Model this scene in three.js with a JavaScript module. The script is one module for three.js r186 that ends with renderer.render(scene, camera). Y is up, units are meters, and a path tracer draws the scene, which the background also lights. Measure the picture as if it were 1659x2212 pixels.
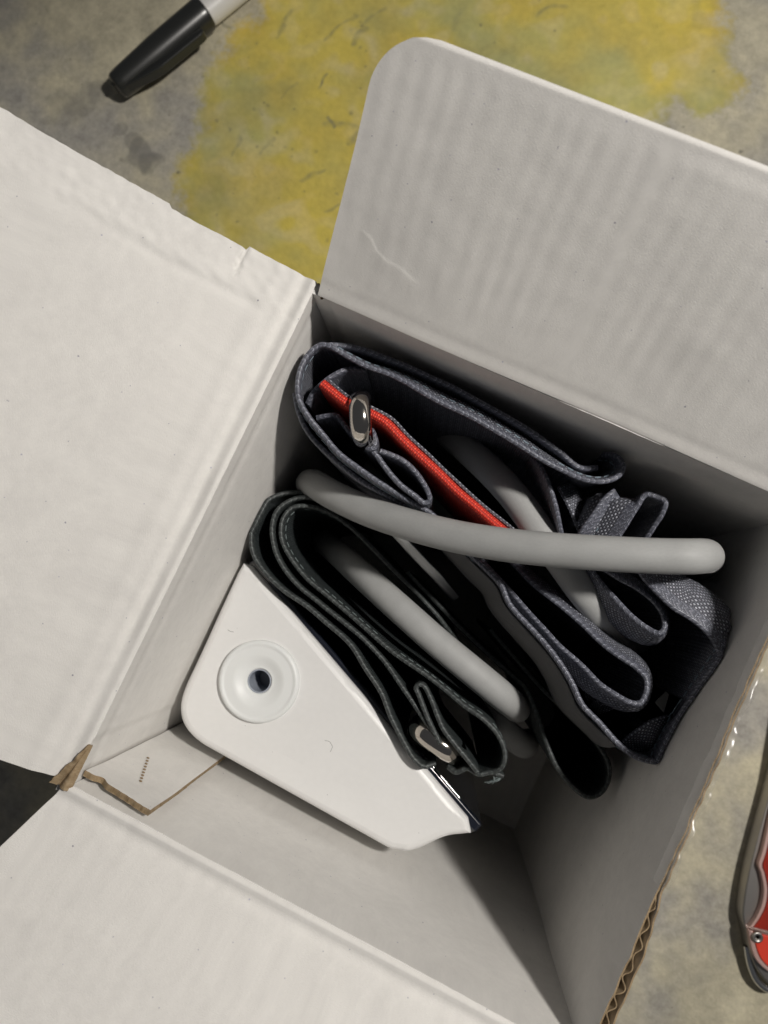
import * as THREE from 'three';
import { mergeGeometries, toCreasedNormals } from 'three/addons/utils/BufferGeometryUtils.js';
import { RoundedBoxGeometry } from 'three/addons/geometries/RoundedBoxGeometry.js';
import { ImprovedNoise } from 'three/addons/math/ImprovedNoise.js';

/* ------------------------------------------------------------------ camera
   World: y up, concrete at y = 0, the inner back-left corner of the box rim
   at (0, RIM, 0), x along the back wall, z towards the front wall.          */
const RIM = 0.185, CAMY = 0.385, F = 1661, CU = 829.5, CV = 1106;   // measures in a 1659 x 2212 copy of the photo
const scene = new THREE.Scene();
const V = (x, y, z) => new THREE.Vector3(x, y, z);
const nadir = V(955 - CU, 1280 - CV, F).normalize();
const onRim = (u, v) => { const p = V(u - CU, v - CV, F); return p.multiplyScalar(0.2 / p.dot(nadir)); };
const bl = onRim(674, 632);
const EX = onRim(1659, 1060).sub(bl).normalize();
const EZ = nadir.clone().cross(EX);
const CAM = V(-bl.dot(EX), CAMY, -bl.dot(EZ));
const camera = new THREE.PerspectiveCamera(2 * Math.atan(CV / F) * 180 / Math.PI, 768 / 1024, 0.01, 20);
camera.position.copy(CAM);
camera.quaternion.setFromRotationMatrix(new THREE.Matrix4().makeBasis(
  V(EX.x, -nadir.x, EZ.x), V(-EX.y, nadir.y, -EZ.y), V(-EX.z, nadir.z, -EZ.z)));
camera.focus = 0.225; camera.userData.fStop = 17;
const ray = (u, v) => { const p = V(u - CU, v - CV, F); return V(p.dot(EX), -p.dot(nadir), p.dot(EZ)); };
const hit = (u, v, p0, n) => { const d = ray(u, v); return CAM.clone().addScaledVector(d, p0.clone().sub(CAM).dot(n) / d.dot(n)); };
const atY = (u, v, y) => hit(u, v, V(0, y, 0), V(0, 1, 0));          // photo point -> place, given its height
const deep = (u, v, mm) => atY(u, v, RIM - mm / 1000);               // ... given its depth below the rim

/* ------------------------------------------------------------------- light */
scene.background = new THREE.Color().setRGB(0.052, 0.053, 0.056);     // the dim room round the lamp
const LAMP = V(0.335, 0.70, -0.205), AIM = V(0.20, 0.10, 0.04);
const lampLight = new THREE.SpotLight(new THREE.Color().setRGB(1.0, 0.962, 0.91), 1.0, 0, THREE.MathUtils.degToRad(36.5), 0.2, 2);
lampLight.name = 'lamp_light';
lampLight.position.copy(LAMP); lampLight.target.position.copy(AIM); lampLight.target.name = 'lamp_aim';
lampLight.castShadow = true; lampLight.shadow.radius = 1.3; lampLight.shadow.mapSize.set(2048, 2048);
lampLight.shadow.camera.near = 0.05; lampLight.shadow.camera.far = 3;
scene.add(lampLight, lampLight.target);
const renderer = new THREE.WebGLRenderer({ antialias: true });
renderer.toneMapping = THREE.LinearToneMapping;
renderer.toneMappingExposure = 1.0;
renderer.shadowMap.enabled = true;

/* ----------------------------------------------------------------- helpers */
let seed = 7;
const rnd = () => (seed = (seed * 16807) % 2147483647) / 2147483647;
const IN = new ImprovedNoise();
const n3 = (x, y, z = 0) => IN.noise(x, y, z);
const fbm = (x, y, o = 4, z = 0) => { let s = 0, a = 0.5; for (let i = 0; i < o; i++) { s += a * IN.noise(x, y, z + i * 7.3); x *= 2.03; y *= 2.03; a *= 0.5; } return s; };
const clamp = (x, a = 0, b = 1) => Math.min(b, Math.max(a, x));
const ss = (a, b, x) => { const t = clamp((x - a) / (b - a)); return t * t * (3 - 2 * t); };
const gauss = (x, c, w) => Math.exp(-(((x - c) / w) ** 2));
const lerp = (a, b, t) => a + (b - a) * t;
const deg = THREE.MathUtils.degToRad;
const enc = (x) => 255 * Math.pow(clamp(x), 1 / 2.2);

function texture(w, h, fn, srgb) {                                     // fn(x, y) -> [r, g, b], linear 0..1
  const d = new Uint8Array(w * h * 4);
  for (let y = 0; y < h; y++) for (let x = 0; x < w; x++) {
    const c = fn(x, y), k = (y * w + x) * 4;
    for (let i = 0; i < 3; i++) d[k + i] = srgb ? enc(c[i]) : 255 * clamp(c[i]);
    d[k + 3] = 255;
  }
  const t = new THREE.DataTexture(d, w, h);
  t.wrapS = t.wrapT = THREE.RepeatWrapping; t.magFilter = THREE.LinearFilter; t.minFilter = THREE.LinearMipmapLinearFilter;
  t.generateMipmaps = true; t.anisotropy = 8;
  if (srgb) t.colorSpace = THREE.SRGBColorSpace;
  t.needsUpdate = true;
  return t;
}
function sized(t, metresX, metresY = metresX) { const c = t.clone(); c.repeat.set(1 / metresX, 1 / metresY); c.needsUpdate = true; return c; }
const taken = {};
const numbered = (n) => { const k = taken[n] = (taken[n] ?? -1) + 1; return k ? n + '_' + String(k).padStart(3, '0') : n; };
function thing(name, label, category, at = [0, 0, 0]) {
  const g = new THREE.Group(); g.name = numbered(name); g.position.set(...at);
  g.userData = { label, category }; scene.add(g); return g;
}
function part(name, geometry, material, parent, label) {
  const m = new THREE.Mesh(geometry, material); m.name = name; m.castShadow = m.receiveShadow = true;
  if (label) m.userData.label = label;
  let o = parent; const off = V(0, 0, 0);
  if (o && o.isGroup) off.copy(o.position);                           // geometries are made in world metres
  if (off.lengthSq()) geometry.translate(-off.x, -off.y, -off.z);
  if (o && o.isMesh && o.userData.shift) geometry.translate(-o.userData.shift.x, -o.userData.shift.y, -o.userData.shift.z);
  parent.add(m); return m;
}
/* a slab over a grid: fn(a, b) -> {p, uv} for a, b in 0..1, thickened by t against its normal */
function slab(fn, na, nb, t, rough = 0) {
  const P = [], U = [];
  for (let i = 0; i <= na; i++) for (let j = 0; j <= nb; j++) { const r = fn(i / na, j / nb); P.push(r.p); U.push(r.uv); }
  const id = (i, j) => i * (nb + 1) + j, N = P.map(() => V(0, 0, 0));
  const e1 = V(), e2 = V();
  for (let i = 0; i <= na; i++) for (let j = 0; j <= nb; j++) {
    e1.subVectors(P[id(Math.min(i + 1, na), j)], P[id(Math.max(i - 1, 0), j)]);
    e2.subVectors(P[id(i, Math.min(j + 1, nb))], P[id(i, Math.max(j - 1, 0))]);
    N[id(i, j)].crossVectors(e1, e2).normalize();
  }
  const pos = [], uv = [], nor = [], idx = [], groups = [];
  const push = (p, n, u) => { pos.push(p.x, p.y, p.z); nor.push(n.x, n.y, n.z); uv.push(u[0], u[1]); return pos.length / 3 - 1; };
  const low = P.map((p, k) => p.clone().addScaledVector(N[k], -t));
  const top = P.map((p, k) => push(p, N[k], U[k]));
  const bot = low.map((p, k) => push(p, N[k].clone().negate(), U[k]));
  for (let i = 0; i < na; i++) for (let j = 0; j < nb; j++) {
    const a = id(i, j), b = id(i + 1, j), c = id(i + 1, j + 1), d = id(i, j + 1);
    idx.push(top[a], top[b], top[c], top[a], top[c], top[d], bot[a], bot[c], bot[b], bot[a], bot[d], bot[c]);
  }
  const mainCount = idx.length, edge = [];
  for (let i = 0; i <= na; i++) edge.push(id(i, 0));
  for (let j = 1; j <= nb; j++) edge.push(id(na, j));
  for (let i = na - 1; i >= 0; i--) edge.push(id(i, nb));
  for (let j = nb - 1; j >= 1; j--) edge.push(id(0, j));
  const mid = V(); P.forEach((p) => mid.add(p)); mid.multiplyScalar(1 / P.length);
  let run = 0;
  for (let k = 0; k < edge.length; k++) {
    const a = edge[k], b = edge[(k + 1) % edge.length], l = P[a].distanceTo(P[b]);
    const n = P[b].clone().sub(P[a]).cross(N[a]).normalize(); 
    const q = P[a].clone().lerp(P[b], 0.5).lerp(low[a], 0.5);
    const m = q.clone().addScaledVector(n, rough * (rnd() - 0.3));
    const i0 = push(P[a], n, [run, 0]), i1 = push(P[b], n, [run + l, 0]), i2 = push(low[b], n, [run + l, t]), i3 = push(low[a], n, [run, t]), im = push(m, n, [run + l / 2, t / 2]);
    idx.push(i0, im, i1, i1, im, i2, i2, im, i3, i3, im, i0);
    run += l;
  }
  const g = new THREE.BufferGeometry();
  g.setAttribute('position', new THREE.Float32BufferAttribute(pos, 3));
  g.setAttribute('normal', new THREE.Float32BufferAttribute(nor, 3));
  g.setAttribute('uv', new THREE.Float32BufferAttribute(uv, 2));
  g.setIndex(idx);
  g.addGroup(0, mainCount, 0); g.addGroup(mainCount, idx.length - mainCount, 1);
  return g;
}
const axisPanel = (o, ea, eb, la, lb, bump) => (a, b) => {             // a flat sheet spanned by ea, eb with relief bump(a m, b m) along its normal
  const n = ea.clone().cross(eb), p = o.clone().addScaledVector(ea, a * la).addScaledVector(eb, b * lb);
  if (bump) p.addScaledVector(n, bump(a * la, b * lb));
  return { p, uv: [a * la, b * lb] };
};
const tube = (pts, r, seg = 200, rad = 24) => new THREE.TubeGeometry(new THREE.CatmullRomCurve3(pts, false, 'centripetal'), seg, r, rad, false);

/* ---------------------------------------------------------------- textures */
// white-faced board: fibres, faint mottling and a few specks
const cardTex = texture(1024, 1024, (x, y) => {
  const w = 1024, X = x / w, Y = y / w, th = Math.PI * 2;
  // wraps round: noise on a torus
  const q = (f, z) => n3(Math.cos(X * th) * f + 20 * Math.cos(Y * th) * 0.05, Math.sin(X * th) * f + z, Math.sin(Y * th) * f + Math.cos(Y * th) * f * 0.7);
  const m = q(2.2, 0) * 0.035 + q(7, 4) * 0.03 + q(24, 9) * 0.022 + (((x * 7919 + y * 104729 + x * y * 31) % 997) / 997 - 0.5) * 0.035;
  return [0.80 + m, 0.785 + m, 0.765 + m * 0.95];
}, true);
{ // specks and short fibres
  const d = cardTex.image.data;
  for (let k = 0; k < 60; k++) { const x = Math.floor(rnd() * 1024), y = Math.floor(rnd() * 1024), r = rnd() < 0.15 ? 2 : 1, c = rnd() * 0.2 + 0.7; for (let i = -r; i <= r; i++) for (let j = -r; j <= r; j++) if (i * i + j * j <= r * r) { const o = (((y + i) & 1023) * 1024 + ((x + j) & 1023)) * 4; d[o] *= c * 0.92; d[o + 1] *= c * 0.92; d[o + 2] *= c; } }
}
const cardBump = texture(1024, 1024, (x, y) => {
  const g = n3(x / 9, y / 2.6, 3) * 0.5 + n3(x / 3, y / 3, 8) * 0.35 + n3(x / 28, y / 14, 1) * 0.12;
  const e = Math.min(ss(0, 40, Math.min(x, 1024 - x)), ss(0, 40, Math.min(y, 1024 - y)));
  return [0.5 + g * 0.5 * e, 0, 0].map((v, i) => i ? 0.5 : v);
});
const kraftTex = texture(256, 256, (x, y) => {
  const m = n3(x / 5, y / 14, 2) * 0.06 + n3(x / 20, y / 20, 5) * 0.08 + (rnd() - 0.5) * 0.05, e = 1;
  return [0.31 + m * e, 0.225 + m * 0.9, 0.13 + m * 0.7];
}, true);
// woven nylon: 8 x 8 threads in a 64 cell basket, each thread a little bump
function weave(base, glint, amount, s) {
  const col = texture(256, 256, (x, y) => {
    const X = x / 32, Y = y / 32, ix = Math.floor(X), iy = Math.floor(Y), fx = X - ix - 0.5, fy = Y - iy - 0.5;
    const over = ((ix + (iy >> 0)) & 1) === 0;
    const along = over ? fx : fy, across = over ? fy : fx;
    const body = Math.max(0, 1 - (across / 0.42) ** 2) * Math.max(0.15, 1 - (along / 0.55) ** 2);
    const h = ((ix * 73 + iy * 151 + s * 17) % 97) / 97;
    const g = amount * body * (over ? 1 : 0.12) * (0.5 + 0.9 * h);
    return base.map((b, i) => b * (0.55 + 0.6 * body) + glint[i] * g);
  }, true);
  const bump = texture(256, 256, (x, y) => {
    const X = x / 32, Y = y / 32, ix = Math.floor(X), iy = Math.floor(Y), fx = X - ix - 0.5, fy = Y - iy - 0.5;
    const over = ((ix + iy) & 1) === 0, along = over ? fx : fy, across = over ? fy : fx;
    const body = Math.max(0, 1 - (across / 0.5) ** 2) * Math.max(0, 1 - (along / 0.6) ** 2);
    return [body, body, body];
  });
  return [col, bump];
}
// braid of an edge binding: chevrons
function braid(base, glint) {
  return texture(128, 128, (x, y) => {
    const X = x / 16, Y = y / 16, zig = Math.abs(((Y * 0.5) % 2) - 1);
    const f = (X + zig * 2.2) % 1, k = Math.floor(X + zig * 2.2), h = ((k * 37 + Math.floor(Y) * 61) % 53) / 53;
    const body = Math.max(0, 1 - ((f - 0.5) / 0.36) ** 2), cut = Math.max(0, 1 - (((Y % 1) - 0.5) / 0.55) ** 2);
    return base.map((b, i) => b * (0.5 + 0.5 * body) + glint[i] * body * cut * (0.15 + 1.05 * h * h));
  }, true);
}

/* --------------------------------------------------------------- materials */
const std = (o) => new THREE.MeshStandardMaterial(o), phy = (o) => new THREE.MeshPhysicalMaterial(o);
const M = {};
M.card = std({ color: new THREE.Color().setRGB(0.94, 0.935, 0.92), map: sized(cardTex, 0.11), bumpMap: sized(cardBump, 0.07), bumpScale: 0.00009, roughness: 0.82, name: 'white_board' });
M.cardEdge = std({ map: sized(cardTex, 0.05), bumpMap: sized(cardBump, 0.02), bumpScale: 0.0003, roughness: 0.9, name: 'white_board_edge' });
M.kraft = std({ map: sized(kraftTex, 0.02), bumpMap: sized(kraftTex, 0.02), bumpScale: 0.0003, roughness: 0.95, side: THREE.DoubleSide, name: 'kraft' });
M.plastic = phy({ map: null, color: new THREE.Color().setRGB(0.80, 0.795, 0.785), roughness: 0.34, specularIntensity: 0.8, name: 'white_plastic' });
M.plasticDisc = phy({ color: new THREE.Color().setRGB(0.76, 0.775, 0.77), roughness: 0.42, name: 'white_socket_plastic' });
M.socket = std({ color: new THREE.Color().setRGB(0.34, 0.37, 0.43), roughness: 0.35, name: 'grey_socket' });
M.screen = phy({ color: new THREE.Color().setRGB(0.010, 0.012, 0.020), roughness: 0.16, clearcoat: 1, clearcoatRoughness: 0.05, name: 'black_gloss_panel' });
M.chrome = std({ color: new THREE.Color().setRGB(0.62, 0.58, 0.53), metalness: 1, roughness: 0.10, name: 'polished_nickel' });
M.silver = std({ color: new THREE.Color().setRGB(0.75, 0.75, 0.74), metalness: 1, roughness: 0.22, name: 'silver_trim' });
const rubTex = texture(512, 512, (x, y) => { const v = 0.95 + 0.07 * n3(x / 60, y / 60, 2) + 0.05 * n3(x / 9, y / 9, 4) + (rnd() - 0.5) * 0.04 + (rnd() < 0.0007 ? 0.5 : 0); return [v, v, v * 0.99]; }, true); rubTex.repeat.set(9, 1);
const shellTex = texture(1024, 1024, (x, y) => { const v = 0.965 + 0.02 * n3(x / 120, y / 120, 2) + 0.015 * n3(x / 14, y / 14, 4) + (rnd() - 0.5) * 0.014; return [v, v, v]; }, true);
{ const d = shellTex.image.data; for (let k = 0; k < 46; k++) { let x = rnd() * 1024, y = rnd() * 1024, a = rnd() * 6.28; const n = rnd() < 0.3 ? 14 + rnd() * 30 : 2, c = 0.45 + 0.4 * rnd(); for (let i = 0; i < n; i++) { const o = ((y & 1023) * 1024 + (x & 1023)) * 4; for (let q = 0; q < 3; q++) { d[o + q] *= c; } x += Math.cos(a); y += Math.sin(a); a += (rnd() - 0.5) * 0.5; } } }
M.rubber = phy({ map: rubTex, bumpMap: rubTex, bumpScale: 0.00008, color: new THREE.Color().setRGB(0.385, 0.39, 0.39), roughness: 0.58, sheen: 0.25, sheenRoughness: 0.5, sheenColor: new THREE.Color(0.6, 0.6, 0.6), name: 'grey_rubber' });
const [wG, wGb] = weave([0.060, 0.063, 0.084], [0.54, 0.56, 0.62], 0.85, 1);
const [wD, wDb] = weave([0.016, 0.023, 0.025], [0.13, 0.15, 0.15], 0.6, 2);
const [wR, wRb] = weave([0.72, 0.028, 0.014], [0.80, 0.16, 0.08], 0.55, 3);
const TH = 0.00576;
M.plastic.map = sized(shellTex, 0.13); M.plastic.bumpMap = sized(cardBump, 0.03); M.plastic.bumpScale = 0.00002;
M.slate = std({ map: sized(wG, TH), bumpMap: sized(wGb, TH), bumpScale: 0.00016, roughness: 0.5, side: THREE.DoubleSide, name: 'slate_nylon' });
M.green = std({ map: sized(wD, TH), bumpMap: sized(wDb, TH), bumpScale: 0.00016, roughness: 0.55, side: THREE.DoubleSide, name: 'dark_green_nylon' });
M.red = std({ map: sized(wR, 0.0056), bumpMap: sized(wRb, 0.0056), bumpScale: 0.0002, roughness: 0.5, side: THREE.DoubleSide, name: 'red_nylon' });
M.slateBraid = std({ map: sized(braid([0.054, 0.058, 0.084], [0.46, 0.48, 0.55]), 0.0040, 0.0036), roughness: 0.5, side: THREE.DoubleSide, name: 'slate_braid' });
M.greenBraid = std({ map: sized(braid([0.016, 0.020, 0.021], [0.17, 0.195, 0.19]), 0.0046, 0.0040), roughness: 0.55, side: THREE.DoubleSide, name: 'green_braid' });
M.band = std({ color: new THREE.Color().setRGB(0.105, 0.106, 0.108), bumpMap: sized(wGb, 0.0036), bumpScale: 0.00008, roughness: 0.75, side: THREE.DoubleSide, name: 'grey_tape_band' });
M.thread = std({ color: new THREE.Color().setRGB(0.20, 0.26, 0.31), roughness: 0.6, name: 'blue_grey_thread' });
M.threadGreen = std({ color: new THREE.Color().setRGB(0.13, 0.16, 0.16), roughness: 0.6, name: 'green_grey_thread' });
M.paper = std({ color: new THREE.Color().setRGB(0.72, 0.73, 0.73), roughness: 0.8, side: THREE.DoubleSide, name: 'paper' });
M.tag = std({ color: new THREE.Color().setRGB(0.42, 0.41, 0.37), roughness: 0.7, side: THREE.DoubleSide, name: 'satin_tag' });
M.tape = phy({ color: 0xffffff, transmission: 1, thickness: 0, roughness: 0.3, ior: 1.45, side: THREE.DoubleSide, name: 'clear_tape' });
M.blackPlastic = phy({ color: new THREE.Color().setRGB(0.020, 0.021, 0.020), roughness: 0.32, clearcoat: 0.3, clearcoatRoughness: 0.2, name: 'black_plastic' });
M.barrel = std({ color: new THREE.Color().setRGB(0.72, 0.71, 0.69), roughness: 0.4, name: 'white_barrel' });
M.steel = std({ color: new THREE.Color().setRGB(0.42, 0.40, 0.38), metalness: 1, roughness: 0.38, name: 'brushed_steel' });
M.lampShell = std({ color: new THREE.Color().setRGB(0.06, 0.06, 0.065), roughness: 0.4, side: THREE.DoubleSide, name: 'lamp_enamel' });
M.bulb = std({ color: 0xffffff, emissive: new THREE.Color().setRGB(1, 0.93, 0.84), emissiveIntensity: 60, name: 'lit_bulb' });

/* ------------------------------------------------------- concrete worktop */
{
  const X0 = -0.50, Z0 = -0.78, S = 1.3, R = 2048;
  const tp = (u, v) => { const p = atY(u, v, 0); return [p.x, p.z]; };
  const stain = [[575, -60], [560, 0], [528, 45], [490, 82], [470, 130], [430, 190], [408, 260], [400, 330], [372, 380], [362, 440], [420, 540], [640, 700], [900, 760], [1250, 500], [1430, 245], [1500, 262], [1560, 245], [1600, 190], [1575, 110], [1590, 40], [1560, -60], [1000, -130]].map((p) => tp(...p));
  const seg = (px, pz, a, b) => { const dx = b[0] - a[0], dz = b[1] - a[1], t = clamp(((px - a[0]) * dx + (pz - a[1]) * dz) / (dx * dx + dz * dz)); return Math.hypot(px - a[0] - t * dx, pz - a[1] - t * dz); };
  const sdf = (px, pz) => {
    let d = 9, ins = false;
    for (let i = 0, j = stain.length - 1; i < stain.length; j = i++) {
      const a = stain[i], b = stain[j]; d = Math.min(d, seg(px, pz, a, b));
      if ((a[1] > pz) !== (b[1] > pz) && px < (b[0] - a[0]) * (pz - a[1]) / (b[1] - a[1]) + a[0]) ins = !ins;
    }
    return ins ? -d : d;
  };
  // a coarse field of the stain's distance, read back with warping
  const G = 300, field = new Float32Array(G * G);
  for (let j = 0; j < G; j++) for (let i = 0; i < G; i++) field[j * G + i] = sdf(X0 + S * (i + 0.5) / G, Z0 + S * (j + 0.5) / G);
  const fld = (px, pz) => { const x = clamp((px - X0) / S * G - 0.5, 0, G - 1.01), y = clamp((pz - Z0) / S * G - 0.5, 0, G - 1.01), i = Math.floor(x), j = Math.floor(y), a = x - i, b = y - j; return lerp(lerp(field[j * G + i], field[j * G + i + 1], a), lerp(field[(j + 1) * G + i], field[(j + 1) * G + i + 1], a), b); };
  const spots = [[[305, 335], 0.0095, 0.5], [[325, 350], 0.0070, 0.4], [[285, 305], 0.0060, 0.4], [[262, 278], 0.0045, 0.35], [[180, 215], 0.010, 0.28], [[140, 240], 0.012, 0.25], [[210, 200], 0.007, 0.25], [[1620, 330], 0.02, 0.18], [[1630, 40], 0.03, 0.2], [[1500, 2150], 0.02, 0.15]].map(([p, r, k]) => [...tp(...p), r, k]);
  const marks = [[[700, 262], [770, 278]], [[700, 250], [725, 275]], [[770, 30], [700, 85]], [[830, 20], [760, 70]], [[560, 330], [590, 300]], [[655, 390], [700, 365]], [[700, 460], [735, 440]], [[790, 60], [760, 95]], [[980, 60], [1000, 20]], [[610, 210], [640, 180]], [[440, 20], [500, 60]], [[760, 300], [800, 260]], [[630, 20], [600, 80]], [[1160, 30], [1220, 10]], [[520, 300], [500, 330]], [[690, 190], [705, 160]]].map(([a, b]) => [tp(...a), tp(...b), 0.0006 + rnd() * 0.0012, 0.25 + rnd() * 0.4]);
  const specks = []; for (let k = 0; k < 700; k++) specks.push([X0 + S * rnd(), Z0 + S * rnd(), 0.0004 + 0.0013 * rnd() ** 3, 0.25 + 0.5 * rnd()]);
  for (let k = 0; k < 90; k++) { const p = tp(350 + 750 * rnd(), 560 * rnd()); specks.push([p[0], p[1], 0.0005 + 0.0010 * rnd() ** 2, 0.2 + 0.35 * rnd()]); }
  const col = new Float32Array(R * R * 3);
  for (let j = 0; j < R; j++) for (let i = 0; i < R; i++) {
    const px = X0 + S * (i + 0.5) / R, pz = Z0 + S * (j + 0.5) / R, k = j * R + i;
    const hf = n3(px * 800, pz * 800, 15);
    const a = n3(px * 9, pz * 9, 1), b = n3(px * 31, pz * 31, 2), c = n3(px * 95, pz * 95, 3), d = n3(px * 300, pz * 300, 4), e = (rnd() - 0.5);
    let t = 0.44 + a * 0.06 + b * 0.13 + c * 0.10 + d * 0.075 + hf * 0.06 + e * 0.04;
    const warm = ss(-0.6, 0.25, a + b * 0.6 + c * 0.3);
    let r = t * lerp(1.03, 1.10, warm), g = t * lerp(0.98, 1.01, warm), bl_ = t * lerp(0.88, 0.74, warm);
    const f = fld(px + b * 0.010 + c * 0.006, pz + n3(px * 29, pz * 29, 9) * 0.010 + n3(px * 90, pz * 90, 12) * 0.006) + d * 0.0035 + n3(px * 700, pz * 700, 13) * 0.002;
    const inside = 1 - ss(-0.0085, 0.0030, f + 0.004 * n3(px * 60, pz * 60, 17));
    if (inside > 0) {
      const ol = ss(-0.35, 0.45, 0.9 * n3(px * 9, pz * 9, 21) + 0.5 * n3(px * 26, pz * 26, 22) + 0.25 * n3(px * 80, pz * 80, 23) + 1.6 * (px + 0.08));   // olive patches
      const rich = 0.35 * gauss(f, -0.004, 0.006) + 0.35 * ss(-0.1, 0.4, n3(px * 24, pz * 24, 30) + 0.4 * c);   // dye gathers in bands and blots
      const m = 1.06 + a * 0.12 + b * 0.2 + c * 0.12 + d * 0.10;
      const yr = lerp(0.58, 0.44, ol) * m, yg = lerp(0.47, 0.425, ol) * m, yb = lerp(0.085, 0.155, ol) * m * (1 - 0.55 * rich);
      const kk = inside * clamp(0.95 + 0.12 * b - 0.20 * ss(0.05, 0.5, c + b) - 0.16 * ss(0.1, 0.45, n3(px * 14, pz * 14, 31) + 0.5 * c));
      r = lerp(r, yr * (1 + 0.1 * rich), kk); g = lerp(g, yg * (1 - 0.03 * rich), kk); bl_ = lerp(bl_, yb, kk);
    }
    col[k * 3] = r; col[k * 3 + 1] = g; col[k * 3 + 2] = bl_;
  }
  const dab = (cx, cz, rad, fn) => { const i0 = Math.floor((cx - rad - X0) / S * R), i1 = Math.ceil((cx + rad - X0) / S * R), j0 = Math.floor((cz - rad - Z0) / S * R), j1 = Math.ceil((cz + rad - Z0) / S * R); for (let j = Math.max(0, j0); j <= Math.min(R - 1, j1); j++) for (let i = Math.max(0, i0); i <= Math.min(R - 1, i1); i++) fn(X0 + S * (i + 0.5) / R, Z0 + S * (j + 0.5) / R, j * R + i); };
  const tint = (k, w, to) => { for (let c = 0; c < 3; c++) col[k * 3 + c] = lerp(col[k * 3 + c], to[c], w); };
  for (const [cx, cz, rad, w] of spots) dab(cx, cz, rad * 1.6, (x, z, k) => { const d = Math.hypot(x - cx, z - cz) / rad + 0.55 * n3(x * 110, z * 110, 5); tint(k, w * (1 - ss(0.75, 1.1, d)), [0.15, 0.148, 0.14]); });
  for (const [a, b, w, s] of marks) { const cx = (a[0] + b[0]) / 2, cz = (a[1] + b[1]) / 2; dab(cx, cz, Math.hypot(a[0] - b[0], a[1] - b[1]) / 2 + 0.006, (x, z, k) => { const d = seg(x + n3(x * 120, z * 120, 6) * 0.003, z + n3(x * 120, z * 120, 7) * 0.003, a, b); tint(k, s * (1 - ss(0, w * 2, d)) * (0.6 + 0.8 * (0.5 + n3(x * 300, z * 300, 8))), [0.17, 0.175, 0.12]); }); }
  for (const [cx, cz, rad, s] of specks) dab(cx, cz, rad * 1.5, (x, z, k) => tint(k, s * (1 - ss(0.3, 1.2, Math.hypot(x - cx, z - cz) / rad + 0.6 * n3(x * 900, z * 900, 2))), [0.10, 0.095, 0.08]));
  const map = texture(R, R, (x, y) => { const k = (y * R + x) * 3; return [col[k], col[k + 1], col[k + 2]]; }, true);
  const bm = texture(512, 512, (x, y) => { const h = 0.5 + 0.35 * n3(x / 6, y / 6, 3) + 0.25 * n3(x / 2.3, y / 2.3, 5) - (rnd() < 0.004 ? 0.4 : 0); return [h, h, h]; }); bm.repeat.set(8, 8);
  const m = std({ map, bumpMap: bm, bumpScale: 0.00025, roughness: 0.72, name: 'stained_concrete' });
  const g = new RoundedBoxGeometry(S, 0.06, S, 3, 0.004);
  g.translate(X0 + S / 2, -0.03, Z0 + S / 2);
  const p = g.attributes.position, uv = g.attributes.uv;
  for (let i = 0; i < p.count; i++) uv.setXY(i, (p.getX(i) - X0) / S, (p.getZ(i) - Z0) / S);
  const o = new THREE.Mesh(g, m); o.name = 'concrete_worktop'; o.receiveShadow = o.castShadow = true;
  o.userData = { kind: 'structure', label: 'grey concrete surface with a wide yellow stain', category: 'worktop' };
  scene.add(o);
}

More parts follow.
